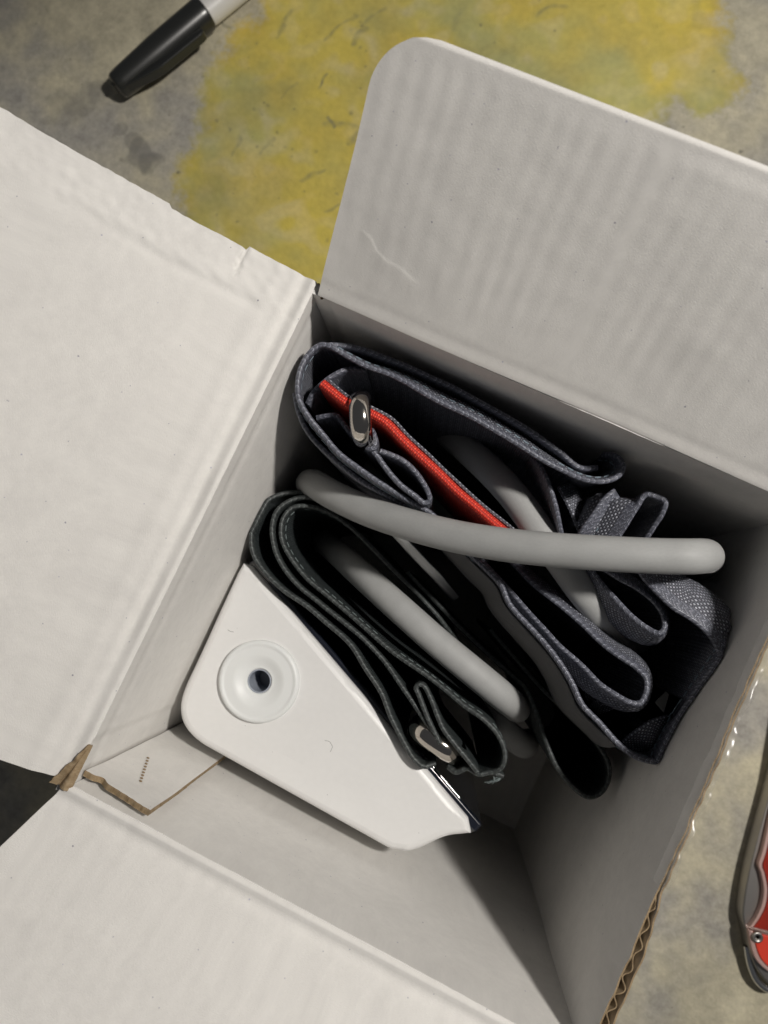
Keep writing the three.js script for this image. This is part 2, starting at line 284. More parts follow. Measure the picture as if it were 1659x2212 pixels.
/* -------------------------------------------------------------- the box */
const W = 0.144, D = 0.1452, T = 0.003, FLOOR = 0.0036;
const box = thing('cardboard_box', 'open white cardboard box with flaps folded out and one torn edge', 'box', [W / 2, 0, D / 2]);
{
  const two = [M.card, M.cardEdge];
  const flute = (x, amp = 1) => amp * 0.00006 * Math.sin(x * 2 * Math.PI / 0.0052 + 1.5 * n3(x * 60, 2));
  const warp = (a, b, z) => 0.0010 * n3(a * 14, b * 14, z) + 0.00022 * n3(a * 70, b * 70, z + 3);
  part('bottom_panel', slab(axisPanel(V(-0.002, FLOOR, D + 0.002), V(1, 0, 0), V(0, 0, -1), W + 0.004, D + 0.004), 4, 4, 0.003), two, box);
  // left wall: inner face at x = 0 looking +x;  a runs along z, b up
  part('wall', slab(axisPanel(V(0, 0.0006, D + T), V(0, 0, -1), V(0, 1, 0), D + 2 * T, RIM - 0.0012, (a, b) => {
    const z = D + T - a, fr = 1 - ss(0.012, 0.0135, D - z + 0.0012 * n3(b * 40, 1));      // band by the front corner where the tab is glued behind
    return warp(a, b, 11) * ss(0, 0.02, RIM - b) * 0.6 + flute(a, 0.5) - 0.0006 * gauss(b, RIM - 0.010, 0.0012) - 0.0004 * fr;
  }).bind(null), 120, 90, T), two, box);
  part('wall', slab(axisPanel(V(-0.0001, 0.0006, 0), V(1, 0, 0), V(0, 1, 0), W + 0.0002, RIM - 0.0012, (a, b) => warp(a, b, 21) * 0.6 + flute(a, 0.5) - 0.0005 * gauss(a, 0.0045, 0.0012)), 100, 60, T), two, box);
  part('wall', slab(axisPanel(V(W, 0.0006, D), V(-1, 0, 0), V(0, 1, 0), W, RIM - 0.0012, (a, b) => warp(a, b, 31) * 0.7 + flute(a, 0.6)), 100, 60, T), two, box);

  // flaps: start at the inner rim, rise outwards; a along the fold, b away from it
  const flap = (name, o, along, out, len, reach, lim, relief, na, nb, label) => {
    const n = out.clone().cross(along);
    return part(name, slab((a, b) => {
      const s = b * reach, [lo, hi] = lim(s), w = lerp(hi, lo, a);
      const p = o.clone().addScaledVector(along, w).addScaledVector(out, s).addScaledVector(n, relief(w, s));
      return { p, uv: [w, s] };
    }, na, nb, 0.0028, 0.0002), two, box, label);
  };
  const crease = (s) => 0.0009 * gauss(s, 0.0008, 0.0011) - 0.0006 * gauss(s, 0.0036, 0.0011) + 0.0002 * gauss(s, 0.0060, 0.0012);
  // left lid flap (18 degrees up), runs along z
  const tL = deg(18);
  flap('lid_flap', V(0, RIM, 0), V(0, 0, 1), V(-Math.cos(tL), Math.sin(tL), 0), 0, 0.150, (s) => [
    -0.0030 - 0.00035 * Math.abs(n3(s * 260, 4)) - (s < 0.0205 + 0.0 ? 0.0 : -0.0011) + 0.0007 * ss(0.020, 0.0212, s) * 0 - (s > 0.042 ? 0.0009 * ss(0.042, 0.0425, s) : 0) + 0.0004 * n3(s * 60, 8) - 0.0028 * ss(0.05, 0.10, s) * 0.4,
    0.1452 - 0.0008 + 0.0012 * ss(0, 0.02, s) + 0.0005 * n3(s * 90, 3)],
    (w, s) => crease(s) * (0.8 + 0.5 * n3(w * 40, s * 90, 5)) + 0.0003 * gauss(s, 0.0105, 0.0022) + 0.0009 * n3(w * 16, s * 16, 6)
      - 0.0004 * gauss(w, 0.0105 + 0.001 * n3(s * 40, 2), 0.0016) * ss(0.006, 0.014, s) * (1 - ss(0.055, 0.075, s))        // dent along the crushed back margin
      - 0.0005 * (1 - ss(0.004, 0.0095, w)) * ss(0.0, 0.012, s) * (0.7 + 0.6 * n3(s * 80, w * 50, 9))
      + 0.00008 * n3(w * 160, s * 160, 7) + flute(s, 0.22) + 0.00022 * n3(w * 420, s * 300, 17) * (1 - ss(0.008, 0.012, w)) - 0.0009 * gauss(s, 0.0205 + 0.0012 * n3(w * 500, 4), 0.0005) * (1 - ss(0.003, 0.0065, w)), 270, 270, 'large lid flap with a crushed, split back edge');
  // back flap (33 degrees up), runs along x, one rounded outer corner
  const tB = deg(45), LB = 0.0668;
  const nB = V(0, Math.cos(tB), Math.sin(tB)), scar = [[766, 489], [785, 497], [803, 512], [815, 540], [835, 560], [868, 578], [890, 600], [916, 612]].map(([u, v]) => { const p = hit(u, v, V(0, RIM, 0), nB); return [p.x, -p.z / Math.cos(tB)]; });
  const scarAt = (x, s) => { let best = 1, sg = 0; for (let i = 0; i < scar.length - 1; i++) { const [ax, as] = scar[i], dx = scar[i + 1][0] - ax, ds = scar[i + 1][1] - as, l = Math.hypot(dx, ds), t = ((x - ax) * dx + (s - as) * ds) / (l * l), q = Math.hypot(x - ax - clamp(t) * dx, s - as - clamp(t) * ds); if (q < best) { best = q; sg = Math.sign((x - ax) * ds - (s - as) * dx) * (t > -0.2 && t < 1.2 ? 1 : 0); } } return best * sg; };
  flap('dust_flap', V(0, RIM, 0), V(-1, 0, 0), V(0, Math.sin(tB), -Math.cos(tB)), 0, LB, (s) => {
    const r = 0.0135, k = Math.max(0, s - (LB - r));
    const round = r - Math.sqrt(Math.max(0, r * r - k * k));
    return [-(W - 0.001) + round * 0.9, -(0.0018 + 0.0014 * ss(0, 0.05, s)) - round];
  }, (w, s) => {
    const x = -w;
    const cr = scarAt(x, s), hold = (cr > 0 ? 1 - ss(0, 0.006, cr) : 0) * ss(scar[0][0], scar[0][0] + 0.004, x) * (1 - ss(scar[7][0] - 0.004, scar[7][0], x));
    const e = 1 - ss(LB - 0.006, LB - 0.002, s);
    return crease(s) * 0.10 + flute(x + 0.0006 * n3(x * 30, s * 40, 44), 0.52 + 0.5 * n3(x * 45, s * 25, 45)) * ss(0.006, 0.02, s) * e + 0.0010 * n3(x * 17, s * 17, 41) * e + 0.00007 * n3(x * 110, s * 170, 43) * e
      + 0.00010 * hold * ss(0, 0.0005, cr)
      + 0.00028 * gauss(x, 0.096, 0.008) * gauss(s, 0.028, 0.006) - 0.0006 * ss(LB - 0.0012, LB, s) ** 2;
  }, 420, 170, 'short flap with faint flute ridges and a rounded corner');
  // front flap (22 degrees up)
  const tF = deg(22);
  flap('dust_flap', V(0, RIM, D), V(1, 0, 0), V(0, Math.sin(tF), Math.cos(tF)), 0, 0.0700, (s) => {
    const r = 0.013, k = Math.max(0, s - (0.07 - r)), round = r - Math.sqrt(Math.max(0, r * r - k * k));
    return [-0.0012 - 0.30 * Math.min(s, 0.03) + round, W - 0.001 - round];
  }, (w, s) => 0.0012 * gauss(s, 0.0010, 0.0012) - 0.00022 * gauss(s, 0.0040, 0.0013) + 0.0013 * n3(w * 15, s * 15, 51) + 0.00013 * n3(w * 140, s * 140, 53) + flute(w, 0.5), 170, 90);

  // right wall, its flap torn off: two liners with the fluting bare between them
  const topR = (z) => RIM - 0.0008 + 0.0011 * n3(z * 55, 1) + 0.0007 * n3(z * 190, 5);
  const open = (z) => 0.30 + 0.70 * ss(0.095, 0.118, z + 0.006 * n3(z * 60, 33));
  const wavy = (z) => 0.0007 * n3(z * 30, 14) + 0.0003 * n3(z * 140, 15);
  const liner = (x, z0, z1, dy, f) => slab((a, b) => { const z = lerp(z0, z1, a), pinch = x > W ? 0.0030 * (1 - open(z)) * ss(0.9, 1, b) : 0; return { p: V(x - pinch + wavy(z) * ss(0.15, 0.185, b * RIM) + 0.0009 * n3(z * 12, b * 2, 61) * (1 - Math.abs(2 * b - 1) ** 4), lerp(0.0006, topR(z) + dy + f(z), b), z), uv: [z, b * RIM] }; }, 200, 50, 0.0004, 0.0002);
  part('wall', liner(W, -T + 0.0003, D + T - 0.0003, 0, (z) => 0.0006 * n3(z * 300, 2)), [M.card, M.kraft], box, 'wall whose flap is torn off, its brown fluting bare');
  part('outer_liner', liner(W + 0.0030, -T - 0.0004, D + T + 0.0004, -0.0006, (z) => 0.0010 * n3(z * 260, 7) + 0.0012 * (1 - open(z)) * (0.4 + n3(z * 70, 9))), [M.card, M.kraft], box);
  part('fluting', slab((a, b) => { const z = lerp(0, D, a); return { p: V(W + 0.0013 - 0.0008 * (1 - open(z)) * ss(0.7, 1, b) + 0.00090 * lerp(1, open(z), ss(0.7, 1, b)) * (0.8 + 0.5 * n3(z * 130, 25)) * Math.sin(z * 2 * Math.PI / 0.0052 + 2.2 * n3(z * 70, 5)) + wavy(z) * ss(0.6, 1, b), lerp(0.12, topR(z) - 0.0003 - 0.0014 * (1 - open(z)) + 0.0009 * n3(z * 420, 12), b), z), uv: [z, b * 0.06] }; }, 500, 6, 0.00025), [M.kraft, M.kraft], box, 'bare brown corrugated fluting');

  // tab glued to the front wall in the left corner
  const tabO = V(0, RIM, D - 0.0006), tabPoly = [[0.0008, -0.0045], [0.0085, -0.0035], [0.0215, -0.0012]];
  const tabTop = (x) => (x < 0.0085 ? lerp(tabPoly[0][1], tabPoly[1][1], x / 0.0085) : lerp(tabPoly[1][1], tabPoly[2][1], (x - 0.0085) / 0.013)) + 0.0005 * n3(x * 420, 2) - 0.0014 * gauss(x, 0.0052, 0.0018);
  const tab = part('glue_tab', slab((a, b) => { const x = lerp(0.0216, 0.0004, a), y = lerp(-0.12, tabTop(x), b); return { p: tabO.clone().add(V(x, y, -0.0022 - 0.0002 * n3(x * 200, y * 60, 3) - 0.0006 * ss(-0.02, 0, y))), uv: [x, y] }; }, 70, 90, 0.0016, 0.0008), [M.card, M.kraft], box, 'corner tab with a torn brown edge and a row of pin holes');
  // pin holes: a row of small dark punctures with raised lips
  { const gs = []; for (let k = 0; k < 9; k++) { const p = hit(lerp(320, 304, k / 8), lerp(1637, 1687, k / 8), tabO.clone().add(V(0, 0, -0.0026)), V(0, 0, 1)); const g = new THREE.TorusGeometry(0.00034, 0.00013, 6, 10); g.translate(p.x, p.y, p.z); gs.push(g); const c = new THREE.CircleGeometry(0.00030, 8); c.rotateY(Math.PI); c.translate(p.x, p.y, p.z - 0.00012); gs.push(c); }
    const o = part('pin_hole_row', mergeGeometries(gs), M.kraft, tab); o.geometry.translate(-W / 2, 0, -D / 2); }
  // kraft laid bare where the corner of lid fold and wall tore
  {
    const nL = V(Math.sin(tL), Math.cos(tL), 0), oL = V(0, RIM, 0), tip = hit(160, 1574, oL, nL);
    part('torn_corner', slab((a, b) => {
      const z = lerp(tip.z + 0.002, 0.1462, a), w = (0.0003 + 0.0022 * a) * (1 + 0.3 * n3(a * 6, b > 0.5 ? 4 : 2)), s = lerp(w * 1.25, -w * 1.05, b) + 0.0022 * a;
      const fold = 0.0013 * gauss(s, 0.0012, 0.0015);
      const p = s > 0 ? oL.clone().add(V(-s * Math.cos(tL), s * Math.sin(tL), 0)).addScaledVector(nL, 0.0006 + fold) : V(0.0009, RIM + s + 0.001, 0);
      p.z = z; p.addScaledVector(nL, 0.0007 * n3(z * 420, s * 500, 3) - 0.0014 * gauss(b, 0.45, 0.06) * a);
      return { p, uv: [z, s] };
    }, 60, 24, 0.0004, 0.0004), [M.kraft, M.kraft], box, 'torn patch of bare brown board at the fold');
    // frayed liner bits in the back left corner
    const gs = [];
    for (let k = 0; k < 9; k++) { const p0 = V(-0.001 + 0.003 * rnd(), RIM - 0.001 - 0.002 * rnd(), -0.0032 + 0.002 * rnd()); const p1 = p0.clone().add(V(0.002 * (rnd() - 0.3), 0.0016 * rnd(), 0.0026 * (rnd() - 0.4))); gs.push(new THREE.TubeGeometry(new THREE.CatmullRomCurve3([p0, p0.clone().lerp(p1, 0.5).add(V(0.0006 * rnd(), 0.0004, 0)), p1]), 6, 0.00022 + 0.0004 * rnd(), 5)); }
    part('frayed_corner', mergeGeometries(gs), M.kraft, box);
  }
  // clear tape left on the torn edge, crumpled
  part('tape_strip', slab((a, b) => {
    const z = lerp(0.016, 0.100, a), y = topR(z) + 0.0016;
    const w = lerp(-0.0005, 0.0030, b), k = Math.abs(w) / 0.005, cr = (0.0007 * n3(z * 150, w * 240, 3) + 0.0003 * n3(z * 420, w * 460, 6)) * (0.25 + 0.75 * ss(0.0035, 0.0, w));
    return { p: V(W + 0.0014 - w + cr, y - (w > 0 ? 1.5 : 1.1) * Math.abs(w) * k + cr, z), uv: [z, w] };
  }, 320, 22, 0.00006), [M.tape, M.tape], box, 'crumpled strip of clear tape');
}

/* ----------------------------------------------------- monitor in the box */
{
  const d = 53, top = RIM - d / 1000, mon = thing('blood_pressure_monitor', 'white plastic blood pressure monitor standing on end in the box', 'monitor', [0.05, FLOOR, 0.11]);
  const q = (u, v) => { const p = deep(u, v, d); return new THREE.Vector2(p.x, -p.z); };
  const A = q(530, 1207), B = q(407, 1462), C = q(385, 1530), C2 = q(398, 1572), C3 = q(438, 1612), E = q(828, 1830), E2 = q(868, 1843), G = q(1038, 1802);
  const sh = new THREE.Shape();
  const along = G.clone().sub(A).normalize();
  const A2 = A.clone().addScaledVector(along, 0.003), G2 = G.clone().addScaledVector(along, -0.0025);
  sh.moveTo(A2.x, A2.y);
  sh.bezierCurveTo(A.x - 0.0003, A.y, A.x - 0.0006, A.y - 0.002, A.x - 0.0006, A.y - 0.006);
  sh.bezierCurveTo(A.x - 0.0005, A.y - 0.022, B.x, B.y + 0.014, B.x, B.y);
  sh.bezierCurveTo(C.x - 0.0016, C.y + 0.001, C2.x - 0.0042, C2.y - 0.0012, C3.x, C3.y);
  sh.lineTo(E.x, E.y);
  sh.bezierCurveTo(E.x + 0.003, E.y - 0.0002, E2.x - 0.001, E2.y, E2.x + 0.0012, E2.y + 0.0006);
  sh.bezierCurveTo(E2.x + 0.009, E2.y + 0.006, G.x - 0.013, G.y - 0.0055, G.x, G.y - 0.001);
  sh.bezierCurveTo(G.x + 0.001, G.y - 0.0004, G.x + 0.0002, G.y + 0.0004, G2.x, G2.y);
  sh.lineTo(A2.x, A2.y);
  { const cc = q(561, 1471), hp = new THREE.Path(); hp.absarc(cc.x, cc.y, 0.0085, 0, Math.PI * 2, true); sh.holes.push(hp); }
  const bev = 0.0026, H = top - FLOOR;
  const outl = sh.getPoints(30), inset = [], nO = outl.length;
  const far = (p) => { let m = 9; for (let i = 0; i < nO; i++) { const a = outl[i], b = outl[(i + 1) % nO], ab = b.clone().sub(a), l = ab.lengthSq(); const t = l ? clamp(p.clone().sub(a).dot(ab) / l) : 0; m = Math.min(m, p.distanceTo(a.clone().addScaledVector(ab, t))); } return m; };
  const ccw = THREE.ShapeUtils.area(outl) > 0 ? 1 : -1, dense = [];
  for (let i = 0; i < nO; i++) { const a = outl[i], b = outl[(i + 1) % nO], m = Math.max(1, Math.round(a.distanceTo(b) / 0.0015)); for (let j = 0; j < m; j++) { const dd = b.clone().sub(a); if (dd.lengthSq() < 1e-12) continue; dd.normalize(); dense.push([a.clone().lerp(b, (j + 0.5) / m), new THREE.Vector2(-dd.y, dd.x).multiplyScalar(ccw)]); } }
  for (const [p, nn] of dense) { const w = p.clone().addScaledVector(nn, bev); if (far(w) > bev * 0.985 && (!inset.length || inset[inset.length - 1].distanceTo(w) > 0.0004)) inset.push(w); }
  const sh2 = new THREE.Shape(inset); sh2.holes = sh.holes;
  const ex = new THREE.ExtrudeGeometry(sh2, { depth: H - 2 * bev, bevelEnabled: true, bevelThickness: bev, bevelSize: bev, bevelSegments: 8, curveSegments: 26 });
  ex.rotateX(-Math.PI / 2); ex.translate(0, FLOOR + bev, 0);
  part('housing', smooth(ex), M.plastic, mon);
  // glossy black front set against the long straight side, a silver line at its foot
  const ang = -Math.atan2(G.y - A.y, G.x - A.x), L = A.distanceTo(G), nx = -(along.y), n2 = new THREE.Vector2(nx, along.x);   // n2 points away from the housing
  const midp = A.clone().lerp(G, 0.5);
  const slabBox = (len, h, th, shift, lift, r, slide = 0) => { const g = new RoundedBoxGeometry(len, h, th, 3, r); g.rotateY(-ang); g.translate(midp.x + along.x * slide + n2.x * shift, top - lift - h / 2, -(midp.y + along.y * slide + n2.y * shift)); return g; };
  part('display_panel', slabBox(L - 0.0015, H - 0.008, 0.004, -0.0002, 0.0034, 0.0010, 0.0002), M.screen, mon, 'glossy black front panel');
  part('trim', slabBox(0.017, 0.0014, 0.0008, 0.0016, 0.0042, 0.0003, L * 0.33), M.silver, mon, 'short silver trim strip');
  // round socket for the air plug
  const c = deep(561, 1471, d), R = 0.0134, pr = [];
  const P2 = (x, y) => pr.push(new THREE.Vector2(x, y));
  P2(R, -0.002); P2(R, 0.0004);
  for (let k = 0; k <= 8; k++) { const t = k / 8 * Math.PI / 2; P2(R - 0.0012 + 0.0012 * Math.cos(t), 0.0010 + 0.0012 * Math.sin(t)); }
  for (let k = 1; k <= 28; k++) { const t = k / 28, r = lerp(R - 0.0012, 0.0042, t); P2(r, 0.0022 - 0.0003 * ss(0.0, 0.12, t) - 0.0013 * ss(0.42, 0.98, t)); }
  P2(0.0038, 0.0000); P2(0.0036, -0.0006);
  const disc = new THREE.LatheGeometry(pr, 72); disc.translate(c.x, top, c.z);
  const dm = part('socket_disc', disc, M.plasticDisc, mon, 'round dished socket');
  const hole = new THREE.LatheGeometry([new THREE.Vector2(0.0039, 0.0004), new THREE.Vector2(0.0036, 0.0007), new THREE.Vector2(0.0034, 0.0002), new THREE.Vector2(0.0033, -0.0145)], 40); hole.translate(c.x, top, c.z);
  const bottom = new THREE.LatheGeometry([new THREE.Vector2(0.0034, -0.0140), new THREE.Vector2(0.0012, -0.0141), new THREE.Vector2(0, -0.0141)], 32); bottom.translate(c.x, top, c.z);
  const fix = (o) => { o.geometry.translate(-mon.position.x, -mon.position.y, -mon.position.z); };
  fix(part('socket_hole', hole, M.socket, dm, 'grey bore of the socket'));
  fix(part('socket_bottom', bottom, M.socket, dm));
}
function smooth(g) { g.deleteAttribute('uv'); g = toCreasedNormals(g, deg(32)); const P = g.attributes.position, uvs = []; for (let i = 0; i < P.count; i++) uvs.push(P.getX(i) + P.getY(i) * 0.3, P.getZ(i) + P.getY(i)); g.setAttribute('uv', new THREE.Float32BufferAttribute(uvs, 2)); const N = g.attributes.normal; for (let i = 0; i < P.count; i += 3) if (Math.abs(P.getY(i) - P.getY(i + 1)) < 1e-7 && Math.abs(P.getY(i) - P.getY(i + 2)) < 1e-7) { const up = N.getY(i) > 0 ? 1 : -1; for (let k = 0; k < 3; k++) N.setXYZ(i + k, 0, up, 0); } return g; }

/* ------------------------------------------------------------------ cuffs */
/* A cloth sheet: its upper edge follows path (photo points with depth below the rim), rows give drop (m) and sideways lean (m, to the right of the path). */
function clothRows(path, rows, n) {
  const c = new THREE.CatmullRomCurve3(path.map(([u, v, mm]) => deep(u, v, mm)), false, 'centripetal');
  const pts = c.getSpacedPoints(n), len = c.getLength();
  pts.forEach((p, i) => { const l = i / n * len, z = path[0][0] * 0.37; p.x += 0.00035 * n3(l * 75, z, 1); p.z += 0.00035 * n3(l * 75, z, 5); p.y += 0.0006 * n3(l * 60, z, 9); });
  const nor = pts.map((p, i) => { const a = pts[Math.max(0, i - 1)], b = pts[Math.min(n, i + 1)]; return V(-(b.z - a.z), 0, b.x - a.x).normalize(); });
  for (let k = 0; k < 3; k++) for (let i = 1; i < n; i++) nor[i].add(nor[i - 1]).add(nor[i + 1]).normalize();
  const ev = (f, s) => (typeof f === 'function' ? f(s) : f);
  const grid = rows.map(({ h, off = 0, wr = 0, abs }, r) => pts.map((p, i) => {
    const s = i / n, q = p.clone(), y = abs !== undefined ? abs : p.y - ev(h, s);
    q.y = y; q.addScaledVector(nor[i], ev(off, s) + wr * n3(s * len * 55, r * 0.7, path.length + path[0][0] * 0.01));
    q.x = clamp(q.x, 0.0012, W - 0.0012); q.z = clamp(q.z, 0.0012, D - 0.0012); q.y = Math.max(q.y, FLOOR + 0.001);
    return q;
  }));
  return { grid, len };
}
function clothGeometry({ grid, len }, t, keep = 99, grow = 0) {
  grid = grid.slice(0, keep);
  const n = grid[0].length - 1, R = grid.length, pos = [], uv = [], idx = [], ring = 2 * R + 3;
  const N = [];
  for (let r = 0; r < R; r++) { N.push([]); for (let i = 0; i <= n; i++) { const a = grid[r][Math.min(n, i + 1)].clone().sub(grid[r][Math.max(0, i - 1)]), b = grid[Math.min(R - 1, r + 1)][i].clone().sub(grid[Math.max(0, r - 1)][i]); N[r].push(a.cross(b).normalize()); } }
  for (let i = 0; i <= n; i++) {
    const up = grid[0][i].clone().sub(grid[1][i]).normalize(), put = (p, v) => { pos.push(p.x, p.y, p.z); uv.push(i / n * len, v); };
    const dist = [0]; for (let r = 1; r < R; r++) dist.push(dist[r - 1] + grid[r][i].distanceTo(grid[r - 1][i]));
    for (let r = R - 1; r >= 0; r--) put(grid[r][i].clone().addScaledVector(N[r][i], t / 2).addScaledVector(up, r === 0 ? grow : 0), -dist[r] - t / 2);
    for (const a of [45, 90, 135]) put(grid[0][i].clone().addScaledVector(N[0][i], t / 2 * Math.cos(deg(a))).addScaledVector(up, grow + t / 2 * Math.sin(deg(a))), (a - 90) / 90 * t / 2);
    for (let r = 0; r < R; r++) put(grid[r][i].clone().addScaledVector(N[r][i], -t / 2).addScaledVector(up, r === 0 ? grow : 0), dist[r] + t / 2);
  }
  for (let i = 0; i < n; i++) for (let k = 0; k < ring - 1; k++) { const a = i * ring + k, b = a + ring; idx.push(a, a + 1, b, b, a + 1, b + 1); }
  for (const e of [0, n]) for (let k = 0; k < R - 1; k++) { const a = e * ring + k, b = e * ring + ring - 1 - k; const w = [a, b, a + 1, a + 1, b, b - 1]; idx.push(...(e ? w : w.reverse())); }
  const g = new THREE.BufferGeometry();
  g.setAttribute('position', new THREE.Float32BufferAttribute(pos, 3)); g.setAttribute('uv', new THREE.Float32BufferAttribute(uv, 2));
  g.setIndex(idx); g.computeVertexNormals(); return g;
}
function stitches({ grid, len }, drop, side, t, gap = 0.0030) {
  const n = grid[0].length - 1, gs = [], m = Math.floor(len / gap);
  const at = (s) => { const x = clamp(s) * n, i = Math.min(n - 1, Math.floor(x)), f = x - i, p = grid[0][i].clone().lerp(grid[0][i + 1], f), q = grid[1][i].clone().lerp(grid[1][i + 1], f), r = grid[2][i].clone().lerp(grid[2][i + 1], f); const l1 = p.distanceTo(q); const w = drop < l1 ? p.clone().lerp(q, drop / l1) : q.clone().lerp(r, (drop - l1) / q.distanceTo(r)); const e = grid[0][i + 1].clone().sub(grid[0][i]), dn = q.sub(p); return w.addScaledVector(e.cross(dn).normalize(), side * (t / 2 + 0.0001)); };
  for (let k = 0; k < m; k++) { if (rnd() < 0.12) continue; const a = at((k + 0.18) / m), b = at((k + 0.80) / m); gs.push(new THREE.TubeGeometry(new THREE.LineCurve3(a, b), 1, 0.00019, 5)); }
  return gs.length ? mergeGeometries(gs) : null;
}
const toFloor = (n = 4, y = FLOOR + 0.001) => y;
function cloth(parent, name, path, { drop = 0.05, rows, t = 0.0013, floor = false, mat, braidMat, threadMat, n = 0, stitch = 0, bt = 0.0016, wr = 0.0006, plain = false, label } = {}) {
  if (!rows) { rows = [{ h: 0 }, { h: 0.0024 }, { h: 0.006, wr: wr * 0.3 }, { h: 0.014, wr }, { h: 0.028, wr: wr * 1.6 }]; rows.push(floor ? { abs: FLOOR + 0.001, wr: wr } : { h: drop, wr: wr * 2 }); }
  const cr = clothRows(path, rows, n || Math.max(40, path.length * 12));
  const m = part(name, clothGeometry(cr, t), mat, parent, label);
  const p = parent.position, fix = (o) => o.geometry.translate(-p.x, -p.y, -p.z);
  if (!plain) fix(part('edge_binding', clothGeometry(cr, bt, 2, 0.0001), braidMat, m));
  if (stitch) { for (const side of stitch === 2 ? [1, -1] : [stitch]) { const g = stitches(cr, 0.0040, side, t); if (g) fix(part('stitching', g, threadMat, m)); } }
  return m;
}
function ringLink(parent, cpx, dpx, mm, len, wide, drop) {              // a metal loop sewn on: seen from above as a rounded bar
  const a = deep(...cpx, mm), b = deep(...dpx, mm), mid = a.clone().lerp(b, 0.5), dir = b.clone().sub(a).normalize(), sidev = V(-dir.z, 0, dir.x);
  const sec = 20, path = [], seg = 72, hw = len / 2, hh = drop / 2, r = Math.min(hw, hh) * 0.92;
  for (let k = 0; k < seg; k++) {                                       // rounded rectangle path
    const t = k / seg * Math.PI * 2, ct = Math.cos(t), st = Math.sin(t), e = 2.6, f = Math.pow(Math.abs(ct) ** e + Math.abs(st) ** e, -1 / e);
    path.push([ct * f * hw * 0.86, st * f * hh]);
  }
  void r; const pos = [], idx = [];
  for (let k = 0; k < seg; k++) {
    const [x, y] = path[k], [x0, y0] = path[(k + seg - 1) % seg], [x1, y1] = path[(k + 1) % seg], tx = x1 - x0, ty = y1 - y0, l = Math.hypot(tx, ty), ox = ty / l, oy = -tx / l;
    for (let s = 0; s < sec; s++) {
      const q = s / sec * Math.PI * 2, o = Math.cos(q) * wide * 0.36, w = Math.sin(q) * wide / 2;
      const X = x + ox * o, Y = y + oy * o, p = mid.clone().addScaledVector(dir, X).addScaledVector(sidev, w); p.y += Y - hh - wide * 0.3;
      pos.push(p.x, p.y, p.z); idx.push(k * sec + s, ((k + 1) % seg) * sec + s, k * sec + (s + 1) % sec, ((k + 1) % seg) * sec + s, ((k + 1) % seg) * sec + (s + 1) % sec, k * sec + (s + 1) % sec);
    }
  }
  const g = new THREE.BufferGeometry(); g.setAttribute('position', new THREE.Float32BufferAttribute(pos, 3)); g.setIndex(idx); g.computeVertexNormals();
  g.setAttribute('uv', new THREE.Float32BufferAttribute(new Float32Array(pos.length / 3 * 2), 2));
  return part('metal_ring', g, M.chrome, parent, 'polished metal loop');
}

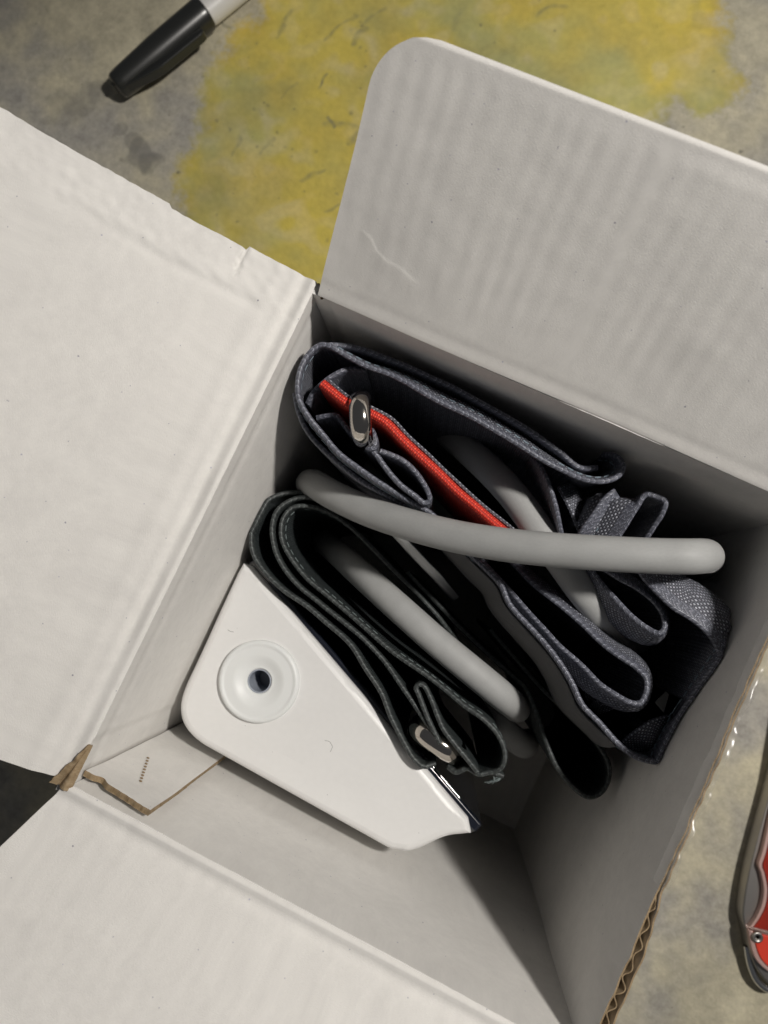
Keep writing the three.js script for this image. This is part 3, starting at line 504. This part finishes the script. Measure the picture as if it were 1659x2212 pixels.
// --- slate grey cuff, the upper one
const slate = thing('arm_cuff', 'slate grey nylon arm cuff with red piping, folded in the box against the back wall', 'arm cuff', [0.08, FLOOR, 0.05]);
{
  const k = { mat: M.slate, braidMat: M.slateBraid, threadMat: M.thread };
  // outer wrap: from the curl at the right along the back, round the left end and back along the front side, then round the right end
  cloth(slate, 'fabric_wrap', [[1300, 981, 27], [1330, 985, 22], [1347, 1004, 20], [1340, 1024, 19], [1310, 1038, 18], [1265, 1036, 18], [1202, 1009, 18], [1117, 960, 17], [1040, 912, 16], [967, 876, 15], [913, 846, 14], [840, 808, 14], [785, 788, 13], [742, 766, 12], [716, 750, 11], [694, 745, 11], [672, 758, 11], [652, 788, 11], [643, 833, 11], [646, 862, 12], [665, 898, 13], [694, 935, 15], [731, 978, 18], [774, 1011, 22], [822, 1044, 26], [876, 1077, 30], [931, 1109, 34], [1000, 1180, 36], [1081, 1262, 36], [1100, 1302, 36], [1150, 1360, 35], [1197, 1415, 34], [1237, 1476, 33], [1259, 1524, 33], [1296, 1564, 33], [1339, 1609, 33], [1376, 1636, 34], [1410, 1645, 35], [1442, 1646, 35], [1466, 1634, 35], [1488, 1606, 34], [1508, 1570, 33], [1526, 1534, 31]],
    { ...k, floor: true, n: 640, stitch: 2, rows: [{ h: 0 }, { h: 0.0024, off: (s) => 0.0010 * gauss(s, 0.2, 0.14) }, { h: 0.0055, off: (s) => 0.0032 * gauss(s, 0.2, 0.14) + 0.0004 }, { h: 0.011, off: (s) => 0.0040 * gauss(s, 0.2, 0.16), wr: 0.0004 }, { h: 0.026, off: (s) => 0.004 * gauss(s, 0.2, 0.16), wr: 0.0010 }, { h: 0.06, wr: 0.0016 }, { abs: FLOOR + 0.001, wr: 0.001 }] });
  // plain grey hem band on its outer side where it faces the green cuff
  const bandPath = [[975, 1168, 42], [1030, 1225, 40], [1072, 1268, 39], [1090, 1306, 39], [1140, 1364, 38], [1187, 1419, 37], [1227, 1480, 36], [1249, 1528, 36], [1286, 1568, 36], [1330, 1612, 36]];
  part('hem_band', clothGeometry(clothRows(bandPath, [{ h: 0 }, { h: 0.003, off: 0.0012 }, { h: 0.009, off: 0.0026, wr: 0.0003 }, { h: 0.020, off: 0.0036, wr: 0.0006 }, { h: 0.03, off: 0.003 }], 160), 0.0008), M.band, slate, 'plain grey hem band');
  // second layer outside it along the back, its own hem lower down
  cloth(slate, 'fabric_layer', [[1290, 1010, 25], [1250, 1008, 22], [1205, 972, 21], [1120, 917, 20], [1040, 872, 19], [967, 832, 19], [895, 799, 18], [830, 772, 17], [775, 753, 16], [735, 746, 15], [712, 744, 14]], { ...k, floor: true, stitch: -1, n: 220 });
  cloth(slate, 'fabric_layer', [[636, 850, 17], [641, 880, 18], [655, 915, 19], [678, 950, 21], [731, 1000, 26], [785, 1040, 31], [840, 1073, 36], [890, 1102, 41]], { ...k, floor: true, n: 140, wr: 0.0003 });
  // right end: lip leaning inwards, the woven face sloping away outside it
  cloth(slate, 'end_panel', [[1381, 1232, 24], [1400, 1258, 22], [1452, 1309, 20], [1490, 1332, 20], [1520, 1356, 20], [1545, 1386, 21], [1556, 1415, 22], [1557, 1455, 24], [1546, 1492, 27], [1524, 1528, 30], [1500, 1566, 34], [1476, 1606, 39]],
    { ...k, floor: true, n: 240, stitch: -1, rows: [{ h: 0 }, { h: 0.0012, off: (s) => -0.0024 * (1 - ss(0.45, 0.75, s)) }, { h: 0.0034, off: (s) => -0.0060 * (1 - ss(0.42, 0.72, s)) - 0.0004, wr: 0.0005 }, { h: 0.0090, off: (s) => -0.0098 * (1 - ss(0.40, 0.70, s)) - 0.0006, wr: 0.0008 }, { h: 0.028, off: (s) => -0.0105 * (1 - ss(0.40, 0.72, s)), wr: 0.0010 }, { abs: FLOOR + 0.001, off: -0.001, wr: 0.001 }] });
  // inner folds
  cloth(slate, 'fold', [[1085, 1196, 46], [1118, 1228, 43], [1154, 1262, 40], [1205, 1304, 38], [1253, 1346, 36], [1302, 1390, 34], [1343, 1421, 32], [1376, 1444, 31], [1396, 1466, 30], [1396, 1494, 30], [1382, 1518, 30], [1360, 1517, 30], [1324, 1496, 31], [1297, 1476, 32], [1261, 1441, 34], [1207, 1395, 36], [1168, 1349, 38], [1117, 1293, 41], [1078, 1250, 43], [1040, 1208, 45]], { ...k, n: 360, stitch: -1, rows: [{ h: 0 }, { h: 0.0022, off: -0.0008 }, { h: 0.005, off: -0.0024, wr: 0.0003 }, { h: 0.010, off: -0.0036, wr: 0.0009 }, { h: 0.03, off: -0.003, wr: 0.0012 }, { abs: FLOOR + 0.001, wr: 0.001 }] });
  cloth(slate, 'fold', [[1260, 1205, 36], [1286, 1244, 34], [1330, 1296, 31], [1371, 1337, 29], [1403, 1361, 28], [1423, 1368, 27], [1434, 1356, 27], [1433, 1329, 27], [1414, 1301, 27], [1376, 1271, 28], [1338, 1250, 30], [1300, 1226, 33]], { ...k, n: 220, rows: [{ h: 0 }, { h: 0.0022, off: 0.0008 }, { h: 0.005, off: 0.0022, wr: 0.0003 }, { h: 0.010, off: 0.0034, wr: 0.0008 }, { h: 0.03, off: 0.003, wr: 0.001 }, { h: 0.07, wr: 0.001 }] });
  // crumpled top above the tube
  cloth(slate, 'fold', [[1325, 1172, 27], [1352, 1133, 24], [1374, 1098, 22], [1395, 1068, 21], [1416, 1072, 21], [1436, 1083, 21], [1430, 1108, 22], [1416, 1130, 24], [1392, 1166, 27]],
    { ...k, n: 160, rows: [{ h: 0 }, { h: 0.0014, off: (s) => -0.0022 * (1 - ss(0.3, 0.42, s)) }, { h: 0.0032, off: (s) => -0.0060 * (1 - ss(0.3, 0.42, s)), wr: 0.0006 }, { h: 0.0075, off: (s) => -0.0100 * (1 - ss(0.3, 0.45, s)), wr: 0.0010 }, { h: 0.025, off: (s) => -0.0110 * (1 - ss(0.3, 0.45, s)), wr: 0.0016 }, { h: 0.07, wr: 0.001 }] });
  cloth(slate, 'pleat', [[1247, 1172, 31], [1258, 1146, 28], [1282, 1112, 26], [1306, 1080, 25], [1330, 1060, 25]],
    { ...k, n: 90, stitch: -1, rows: [{ h: 0 }, { h: 0.0012, off: 0.0020 }, { h: 0.0034, off: 0.0042, wr: 0.0004 }, { h: 0.008, off: 0.0052, wr: 0.0006 }, { h: 0.03, off: 0.006 }, { h: 0.06 }] });
  cloth(slate, 'pleat', [[1255, 1158, 37], [1238, 1112, 34], [1222, 1080, 33], [1206, 1052, 33]], { ...k, n: 70, rows: [{ h: 0 }, { h: 0.002, off: 0.0012 }, { h: 0.004, off: 0.0034 }, { h: 0.008, off: 0.0058, wr: 0.0006 }, { h: 0.03, off: 0.007 }, { h: 0.06 }], plain: true });
  cloth(slate, 'fabric_layer', [[1150, 985, 34], [1166, 1004, 30], [1178, 1026, 28], [1190, 1056, 28], [1200, 1090, 29], [1207, 1128, 31], [1214, 1160, 34]], { ...k, floor: true, n: 90, wr: 0.0005 });
  // pocket by the metal loop
  cloth(slate, 'loop_tab', [[684, 903, 22], [705, 899, 21], [726, 898, 20], [738, 910, 20], [752, 929, 20], [778, 952, 20], [797, 969, 20], [806, 968, 20], [811, 955, 20], [808, 940, 20], [803, 926, 21]], { ...k, drop: 0.04, n: 120, wr: 0.0002 });
  cloth(slate, 'loop_tab', [[800, 968, 21], [815, 986, 22], [836, 1015, 23], [865, 1047, 25], [895, 1070, 27], [917, 1086, 28], [927, 1081, 28], [926, 1066, 27], [905, 1029, 25], [873, 997, 23], [845, 982, 22], [822, 974, 21]], { ...k, drop: 0.05, n: 150, wr: 0.0002 });
  cloth(slate, 'fabric_layer', [[664, 872, 20], [676, 848, 18], [694, 830, 17], [718, 812, 17], [750, 798, 18], [790, 800, 22]], { ...k, drop: 0.06, n: 80, wr: 0.0003 });
  // red piping standing on edge
  const rp = [[696, 829, 14], [716, 846, 14], [745, 868, 14], [775, 882, 15], [804, 896, 16], [834, 914, 17], [870, 950, 19], [915, 992, 22], [960, 1034, 25], [1000, 1072, 28], [1040, 1106, 31], [1074, 1134, 34], [1110, 1166, 38]];
  const rc = clothRows(rp, [{ h: 0 }, { h: 0.003 }, { h: 0.008, wr: 0.0002 }, { h: 0.025, wr: 0.0004 }, { h: 0.06, wr: 0.0004 }], 200);
  part('red_piping', clothGeometry(rc, 0.0027), M.red, slate, 'bright red woven piping');
  const rb = clothRows(rp.map(([u, v, m]) => [u + 12, v - 9, m + 1.6]), [{ h: 0 }, { h: 0.003 }, { h: 0.03 }, { h: 0.06 }], 200);
  part('piping_backing', clothGeometry(rb, 0.0010), M.slate, slate);
  ringLink(slate, [774, 843], [778, 938], 9, 0.0142, 0.0062, 0.018);
  // sewn-in care tag deep inside the right end
  const tg = clothRows([[1428, 1506, 46], [1450, 1532, 45], [1478, 1562, 47]], [{ h: 0, off: 0.0024 }, { h: 0.0006, off: 0.0008 }, { h: 0.0012, off: -0.0008 }, { h: 0.0018, off: -0.0024 }], 12);
  part('care_tag', clothGeometry(tg, 0.0004), M.tag, slate, 'small pale tag');
  // gathered cloth at the foot of the right end
  cloth(slate, 'gather', [[1268, 1500, 52], [1295, 1497, 46], [1322, 1508, 45], [1338, 1530, 48]], { ...k, plain: true, n: 60, rows: [{ h: 0 }, { h: 0.002, off: -0.002 }, { h: 0.006, off: 0.002, wr: 0.001 }, { h: 0.012, off: 0.006, wr: 0.001 }, { h: 0.05, off: 0.007 }] });
  cloth(slate, 'gather', [[1345, 1602, 42], [1372, 1580, 38], [1404, 1560, 37], [1440, 1548, 40]], { ...k, plain: true, n: 60, rows: [{ h: 0 }, { h: 0.0015, off: 0.003 }, { h: 0.005, off: 0.008, wr: 0.001 }, { h: 0.012, off: 0.011, wr: 0.001 }, { h: 0.05, off: 0.012 }] });
}
// --- dark green cuff, the lower one
const greenCuff = thing('arm_cuff', 'dark green black nylon arm cuff rolled in layers beside the white monitor', 'arm cuff', [0.06, FLOOR, 0.1]);
{
  const k = { mat: M.green, braidMat: M.greenBraid, threadMat: M.threadGreen, wr: 0.0003 };
  cloth(greenCuff, 'fabric_wrap', [[690, 1072, 57], [655, 1066, 55], [615, 1066, 52], [580, 1080, 50], [556, 1106, 49], [543, 1150, 49], [549, 1196, 49], [575, 1238, 49], [611, 1273, 49], [666, 1312, 49], [709, 1348, 49], [757, 1393, 49], [793, 1446, 49], [824, 1497, 49], [846, 1552, 49], [875, 1608, 49], [895, 1640, 49], [915, 1655, 49], [941, 1648, 50]], { ...k, floor: true, n: 320, stitch: -1 });
  cloth(greenCuff, 'fabric_wrap', [[735, 1098, 55], [690, 1080, 53], [660, 1074, 52], [630, 1080, 51], [600, 1102, 50], [587, 1140, 50], [593, 1184, 50], [611, 1224, 50], [648, 1268, 50], [691, 1304, 50], [742, 1344, 50], [786, 1381, 50], [826, 1424, 50], [866, 1479, 49], [906, 1538, 48], [940, 1588, 47]], { ...k, floor: true, n: 300 });
  cloth(greenCuff, 'fabric_wrap', [[986, 1382, 67], [943, 1327, 63], [866, 1248, 61], [800, 1180, 59], [750, 1132, 57], [716, 1108, 55], [666, 1094, 53], [630, 1098, 52], [610, 1122, 51], [608, 1159, 51], [626, 1202, 51], [659, 1246, 51], [706, 1286, 51], [750, 1322, 51], [793, 1360, 50], [840, 1401, 49], [906, 1449, 48], [957, 1487, 47], [1001, 1523, 46], [1044, 1553, 45], [1075, 1587, 45], [1091, 1626, 45], [1086, 1654, 45], [1072, 1666, 46], [1040, 1672, 47]], { ...k, floor: true, n: 460, stitch: 1 });
  cloth(greenCuff, 'loop_tab', [[950, 1604, 46], [926, 1550, 46], [905, 1500, 46], [899, 1486, 46], [903, 1479, 46], [914, 1480, 46], [930, 1507, 46], [945, 1545, 45], [958, 1576, 45], [980, 1606, 45], [1008, 1639, 45], [1032, 1668, 46]], { ...k, drop: 0.05, n: 170 });
  cloth(greenCuff, 'frayed_end', [[966, 1655, 51], [985, 1668, 49], [1010, 1660, 48], [1035, 1672, 47], [1062, 1668, 47], [1088, 1676, 47]], { ...k, drop: 0.02, n: 80, wr: 0.0012 });
  // strap making the black loop next to the slate cuff
  cloth(greenCuff, 'strap_loop', [[880, 1235, 65], [960, 1320, 65], [1040, 1400, 65], [1110, 1462, 63], [1134, 1484, 61], [1148, 1510, 60], [1164, 1553, 59], [1179, 1600, 58], [1201, 1653, 57], [1234, 1697, 57], [1270, 1722, 58], [1299, 1713, 59], [1316, 1681, 60], [1313, 1644, 61], [1288, 1603, 62], [1234, 1546, 63], [1170, 1488, 65], [1120, 1430, 67], [1060, 1360, 69]], { ...k, floor: true, n: 360 });
  ringLink(greenCuff, [897, 1578], [992, 1642], 46, 0.0185, 0.0068, 0.016);
  // loose thread at the frayed corner
  const gs = []; for (let i = 0; i < 6; i++) { const a = deep(1060 + 25 * rnd(), 1676 + 8 * rnd(), 47), b = deep(1040 + 30 * rnd(), 1688 + 8 * rnd(), 48); gs.push(new THREE.TubeGeometry(new THREE.CatmullRomCurve3([a, a.clone().lerp(b, 0.5).add(V(0.0006 * (rnd() - 0.5), 0.0008 * rnd(), 0.0006 * (rnd() - 0.5))), b]), 10, 0.00022, 5)); }
  part('loose_thread', mergeGeometries(gs), M.threadGreen, greenCuff);
}

/* ------------------------------------------------------------- air tubes */
{
  const r = 0.0048;
  const t1 = new THREE.Mesh(tube([[925, 895, 120], [950, 922, 84], [1005, 968, 58], [1060, 1018, 46], [1110, 1072, 41], [1190, 1182, 38], [1265, 1285, 40], [1318, 1348, 48], [1352, 1378, 66], [1385, 1378, 92], [1440, 1330, 108], [1496, 1262, 96], [1524, 1216, 60], [1527, 1203, 30], [1518, 1201, 15], [1490, 1202, 10], [1420, 1201, 10], [1300, 1195, 12], [1200, 1188, 15], [1100, 1178, 19], [1000, 1162, 24], [900, 1138, 30], [800, 1106, 38], [725, 1072, 46], [680, 1046, 54], [668, 1046, 66], [690, 1070, 90], [730, 1095, 125]].map((p) => deep(...p)), r, 520, 28), M.rubber);
  t1.name = numbered('air_tube'); t1.castShadow = t1.receiveShadow = true;
  t1.userData = { label: 'grey rubber air tube arching across the top of the slate grey cuff', category: 'tube' }; scene.add(t1);
  const t2 = new THREE.Mesh(tube([[690, 1165, 125], [722, 1188, 92], [780, 1240, 66], [860, 1312, 56], [950, 1392, 53], [1030, 1458, 53], [1086, 1504, 57], [1112, 1526, 70], [1112, 1530, 92], [1080, 1520, 108], [1060, 1530, 100], [1085, 1572, 92], [1125, 1606, 96], [1140, 1600, 122]].map((p) => deep(...p)), r, 360, 28), M.rubber);
  t2.name = numbered('air_tube'); t2.castShadow = t2.receiveShadow = true;
  t2.userData = { label: 'grey rubber air tube curled inside the dark green cuff', category: 'tube' }; scene.add(t2);
}
/* ------------------------------------------------- paper between the cuffs */
{
  const c = clothRows([[845, 1140, 52], [905, 1202, 54], [945, 1246, 58], [985, 1292, 82]], [{ h: 0, off: -0.0010 }, { h: 0.001, off: 0.0006 }, { h: 0.004, off: 0.0014 }, { abs: FLOOR + 0.001, off: 0.0014 }], 30);
  const m = new THREE.Mesh(clothGeometry(c, 0.0005), M.paper); m.name = 'paper_leaflet'; m.castShadow = m.receiveShadow = true;
  m.userData = { label: 'edge of a white paper leaflet squeezed between the two cuffs', category: 'leaflet' }; scene.add(m);
}

/* ------------------------------------------------------------ marker pen */
{
  const a = atY(250, 190, 0.0090), b = atY(444, 28, 0.0090), dir = b.clone().sub(a).setY(0).normalize(), L = a.distanceTo(b);
  const pen = thing('marker_pen', 'black capped marker pen with white barrel lying on the concrete', 'marker', [a.x, 0, a.z]);
  const turn = (g) => { g.rotateZ(-Math.PI / 2); g.rotateY(Math.atan2(-dir.z, dir.x)); g.translate(a.x, 0.0090, a.z); return g; };
  const lathe = (pts) => turn(new THREE.LatheGeometry(pts.map(([x, y]) => new THREE.Vector2(x * 1.25, y)), 48));
  part('cap', lathe([[0, 0], [0.0034, 0.0002], [0.0050, 0.0008], [0.0056, 0.002], [0.0060, 0.006], [0.0064, 0.018], [0.0069, 0.030], [0.0071, L - 0.004], [0.0071, L - 0.0010], [0.0068, L], [0.0060, L]]), M.blackPlastic, pen, 'glossy black cap');
  part('cap_tip', (() => { const g = new RoundedBoxGeometry(0.0074, 0.0030, 0.0026, 3, 0.0006); g.translate(0, 0.0006, 0); return turn(g); })(), M.blackPlastic, pen);
  // pocket clip on the side away from the dark corner
  const clip = (() => { const sh = new THREE.Shape(); sh.moveTo(0.0046, 0.004); sh.bezierCurveTo(0.0060, 0.010, 0.0085, 0.016, 0.0094, 0.026); sh.lineTo(0.0098, L - 0.012); sh.quadraticCurveTo(0.0098, L - 0.009, 0.0084, L - 0.009); sh.lineTo(0.0078, L - 0.011); sh.lineTo(0.0068, 0.030); sh.lineTo(0.0050, 0.018); sh.closePath();
    const g = new THREE.ExtrudeGeometry(sh, { depth: 0.0032, bevelEnabled: true, bevelSize: 0.0006, bevelThickness: 0.0006, bevelSegments: 3 }); g.scale(1.36, 1, 1.2); g.translate(0, 0, -0.0016); g.rotateY(-Math.PI / 2 - 0.25); return turn(g); })();
  part('clip', clip, M.blackPlastic, pen);
  part('barrel', lathe([[0.0058, L - 0.006], [0.0062, L + 0.004], [0.0064, L + 0.030], [0.0062, L + 0.066], [0.0052, L + 0.071], [0.0034, L + 0.0722], [0, L + 0.0724]]), M.barrel, pen, 'white barrel');
}

/* ----------------------------------------------------------- pocket knife */
{
  const hgt = 0.0135, q = (u, v, y) => { const p = atY(u, v, y); return new THREE.Vector2(p.x, -p.z); };
  const knife = thing('pocket_knife', 'red pocket knife with checkered scale lying on the concrete beside the box', 'knife', [0.27, 0, 0.1]);
  const zz = (X, Y) => [1481.3 + 0.3304 * X, 1481.3 + 0.3304 * Y];
  const pl = (list, y) => list.map(([X, Y]) => q(...zz(X, Y), y));
  const along = (() => { const a = q(...zz(560, 400), hgt), b = q(...zz(385, 1400), hgt); return b.sub(a).normalize(); })(), right = new THREE.Vector2(-along.y, along.x);   // right: away from the box
  if (right.x < 0) right.negate();
  const wide = 0.026;
  const closeShape = (pts, w) => { const s = new THREE.Shape(); const sp = new THREE.SplineCurve(pts).getPoints(pts.length * 6); sp.forEach((p, i) => i ? s.lineTo(p.x, p.y) : s.moveTo(p.x, p.y)); const e = pts[pts.length - 1].clone().addScaledVector(right, w), b = pts[0].clone().addScaledVector(right, w); s.lineTo(e.x, e.y); s.lineTo(b.x, b.y); s.closePath(); return s; };
  const ext = (s, y0, y1, bev) => { const g = new THREE.ExtrudeGeometry(s, { depth: y1 - y0 - 2 * bev, bevelEnabled: true, bevelSize: bev, bevelThickness: bev, bevelOffset: -bev, bevelSegments: 4, curveSegments: 8 }); g.rotateX(-Math.PI / 2); g.translate(0, y0 + bev, 0); return g; };
  // steel body with liners
  const body = pl([[640, 100], [590, 400], [520, 700], [450, 960], [390, 1200], [356, 1400], [352, 1500], [380, 1600], [400, 1720], [450, 1840], [540, 1940], [600, 1960]], 0.006);
  part('steel_liner', ext(closeShape(body, wide), 0.0004, 0.0100, 0.0008), M.steel, knife, 'bare steel liners and springs');
  const cTex = texture(256, 256, (x, y) => { const a = ((x + y) / 32) % 1, b = ((x - y + 512) / 32) % 1, h = Math.sin(a * Math.PI) * Math.sin(b * Math.PI); return [h, h, h]; });
  const redScale = phy({ color: new THREE.Color().setRGB(0.70, 0.060, 0.034), roughness: 0.38, bumpMap: sized(cTex, 0.0088), bumpScale: 0.0010, name: 'red_scale' });
  const redPlain = phy({ color: new THREE.Color().setRGB(0.70, 0.055, 0.03), roughness: 0.36, name: 'red_plate' });
  const rim = std({ color: new THREE.Color().setRGB(0.62, 0.42, 0.38), roughness: 0.4, metalness: 0.4, name: 'worn_edge' });
  const scaleL = [[690, 100], [640, 400], [590, 700], [545, 900], [505, 1080], [478, 1170], [495, 1230], [512, 1330], [500, 1430], [462, 1520], [418, 1582]];
  part('scale_edge', ext(closeShape(pl(scaleL, hgt), wide - 0.006), 0.0098, hgt - 0.0002, 0.0005), rim, knife, 'worn pale edge of the scale');
  part('scale', ext(closeShape(pl(scaleL.map(([x, y]) => [x + 24, y - (y > 1500 ? 6 : 0)]), hgt), wide - 0.008), 0.0105, hgt + 0.0008, 0.0006), redScale, knife, 'red checkered scale');
  const plate = [[414, 1600], [420, 1650], [436, 1730], [470, 1805], [540, 1870], [600, 1890]];
  const pm = part('end_plate_edge', ext(closeShape(pl(plate, hgt), wide - 0.008), 0.0098, hgt - 0.0002, 0.0005), rim, knife);
  void pm;
  part('end_plate', ext(closeShape(pl(plate.map(([x, y]) => [x + 26, y - 14 + (y < 1620 ? 22 : 0)]), hgt), wide - 0.009), 0.0105, hgt + 0.0006, 0.0005), redPlain, knife, 'smooth red end plate');
  const sc = atY(...zz(465, 1640), hgt), sg = new THREE.LatheGeometry([[0, 0.0002], [0.0009, 0.0002], [0.0011, 0.0010], [0.0021, 0.0010], [0.0024, 0.0006], [0.0024, -0.001]].map(([x, y]) => new THREE.Vector2(x, y)), 28); sg.translate(sc.x, hgt + 0.0004, sc.z);
  part('screw', sg, M.steel, knife, 'steel screw with a hollow head');
  // clear loop for a lanyard at the end
  const lp = new THREE.TubeGeometry(new THREE.CatmullRomCurve3([[400, 1700], [425, 1830], [470, 1930], [540, 1985], [620, 1990]].map(([X, Y]) => atY(...zz(X, Y), 0.0062))), 40, 0.0016, 12);
  part('lanyard_ring', lp, M.silver, knife, 'bright ring at the end');
}

/* --------------------------------------------- the lamp that lights it all */
{
  const lamp = thing('desk_lamp', 'black enamel desk lamp standing behind the box, its bulb lit', 'lamp', [0.62, 0, -0.66]);
  const ax = AIM.clone().sub(LAMP).normalize(), q = new THREE.Quaternion().setFromUnitVectors(V(0, -1, 0), ax);
  const place = (g) => { g.applyQuaternion(q); g.translate(LAMP.x, LAMP.y, LAMP.z); return g; };
  part('shade', place(new THREE.LatheGeometry([[0.022, 0.085], [0.026, 0.06], [0.040, 0.045], [0.072, -0.030], [0.074, -0.030], [0.043, 0.048], [0.028, 0.064], [0.024, 0.087], [0.0, 0.088]].map(([x, y]) => new THREE.Vector2(x, y)), 56)), M.lampShell, lamp);
  const bulb = new THREE.SphereGeometry(0.027, 32, 20); bulb.translate(0, 0.004, 0);
  part('bulb', place(bulb), M.bulb, lamp, 'lit bulb');
  const base = new THREE.LatheGeometry([[0, 0], [0.085, 0], [0.088, 0.004], [0.084, 0.016], [0.02, 0.022], [0, 0.022]].map(([x, y]) => new THREE.Vector2(x, y)), 56); base.translate(0.62, 0.0002, -0.66);
  part('base', base, M.lampShell, lamp);
  const neck = LAMP.clone().addScaledVector(ax, -0.086);
  part('arm', tube([V(0.62, 0.02, -0.66), V(0.62, 0.35, -0.68), V(0.60, 0.72, -0.66), V(0.50, 0.88, -0.55), neck.clone().addScaledVector(ax, -0.05), neck], 0.008, 90, 14), M.lampShell, lamp);
}
renderer.render(scene, camera);
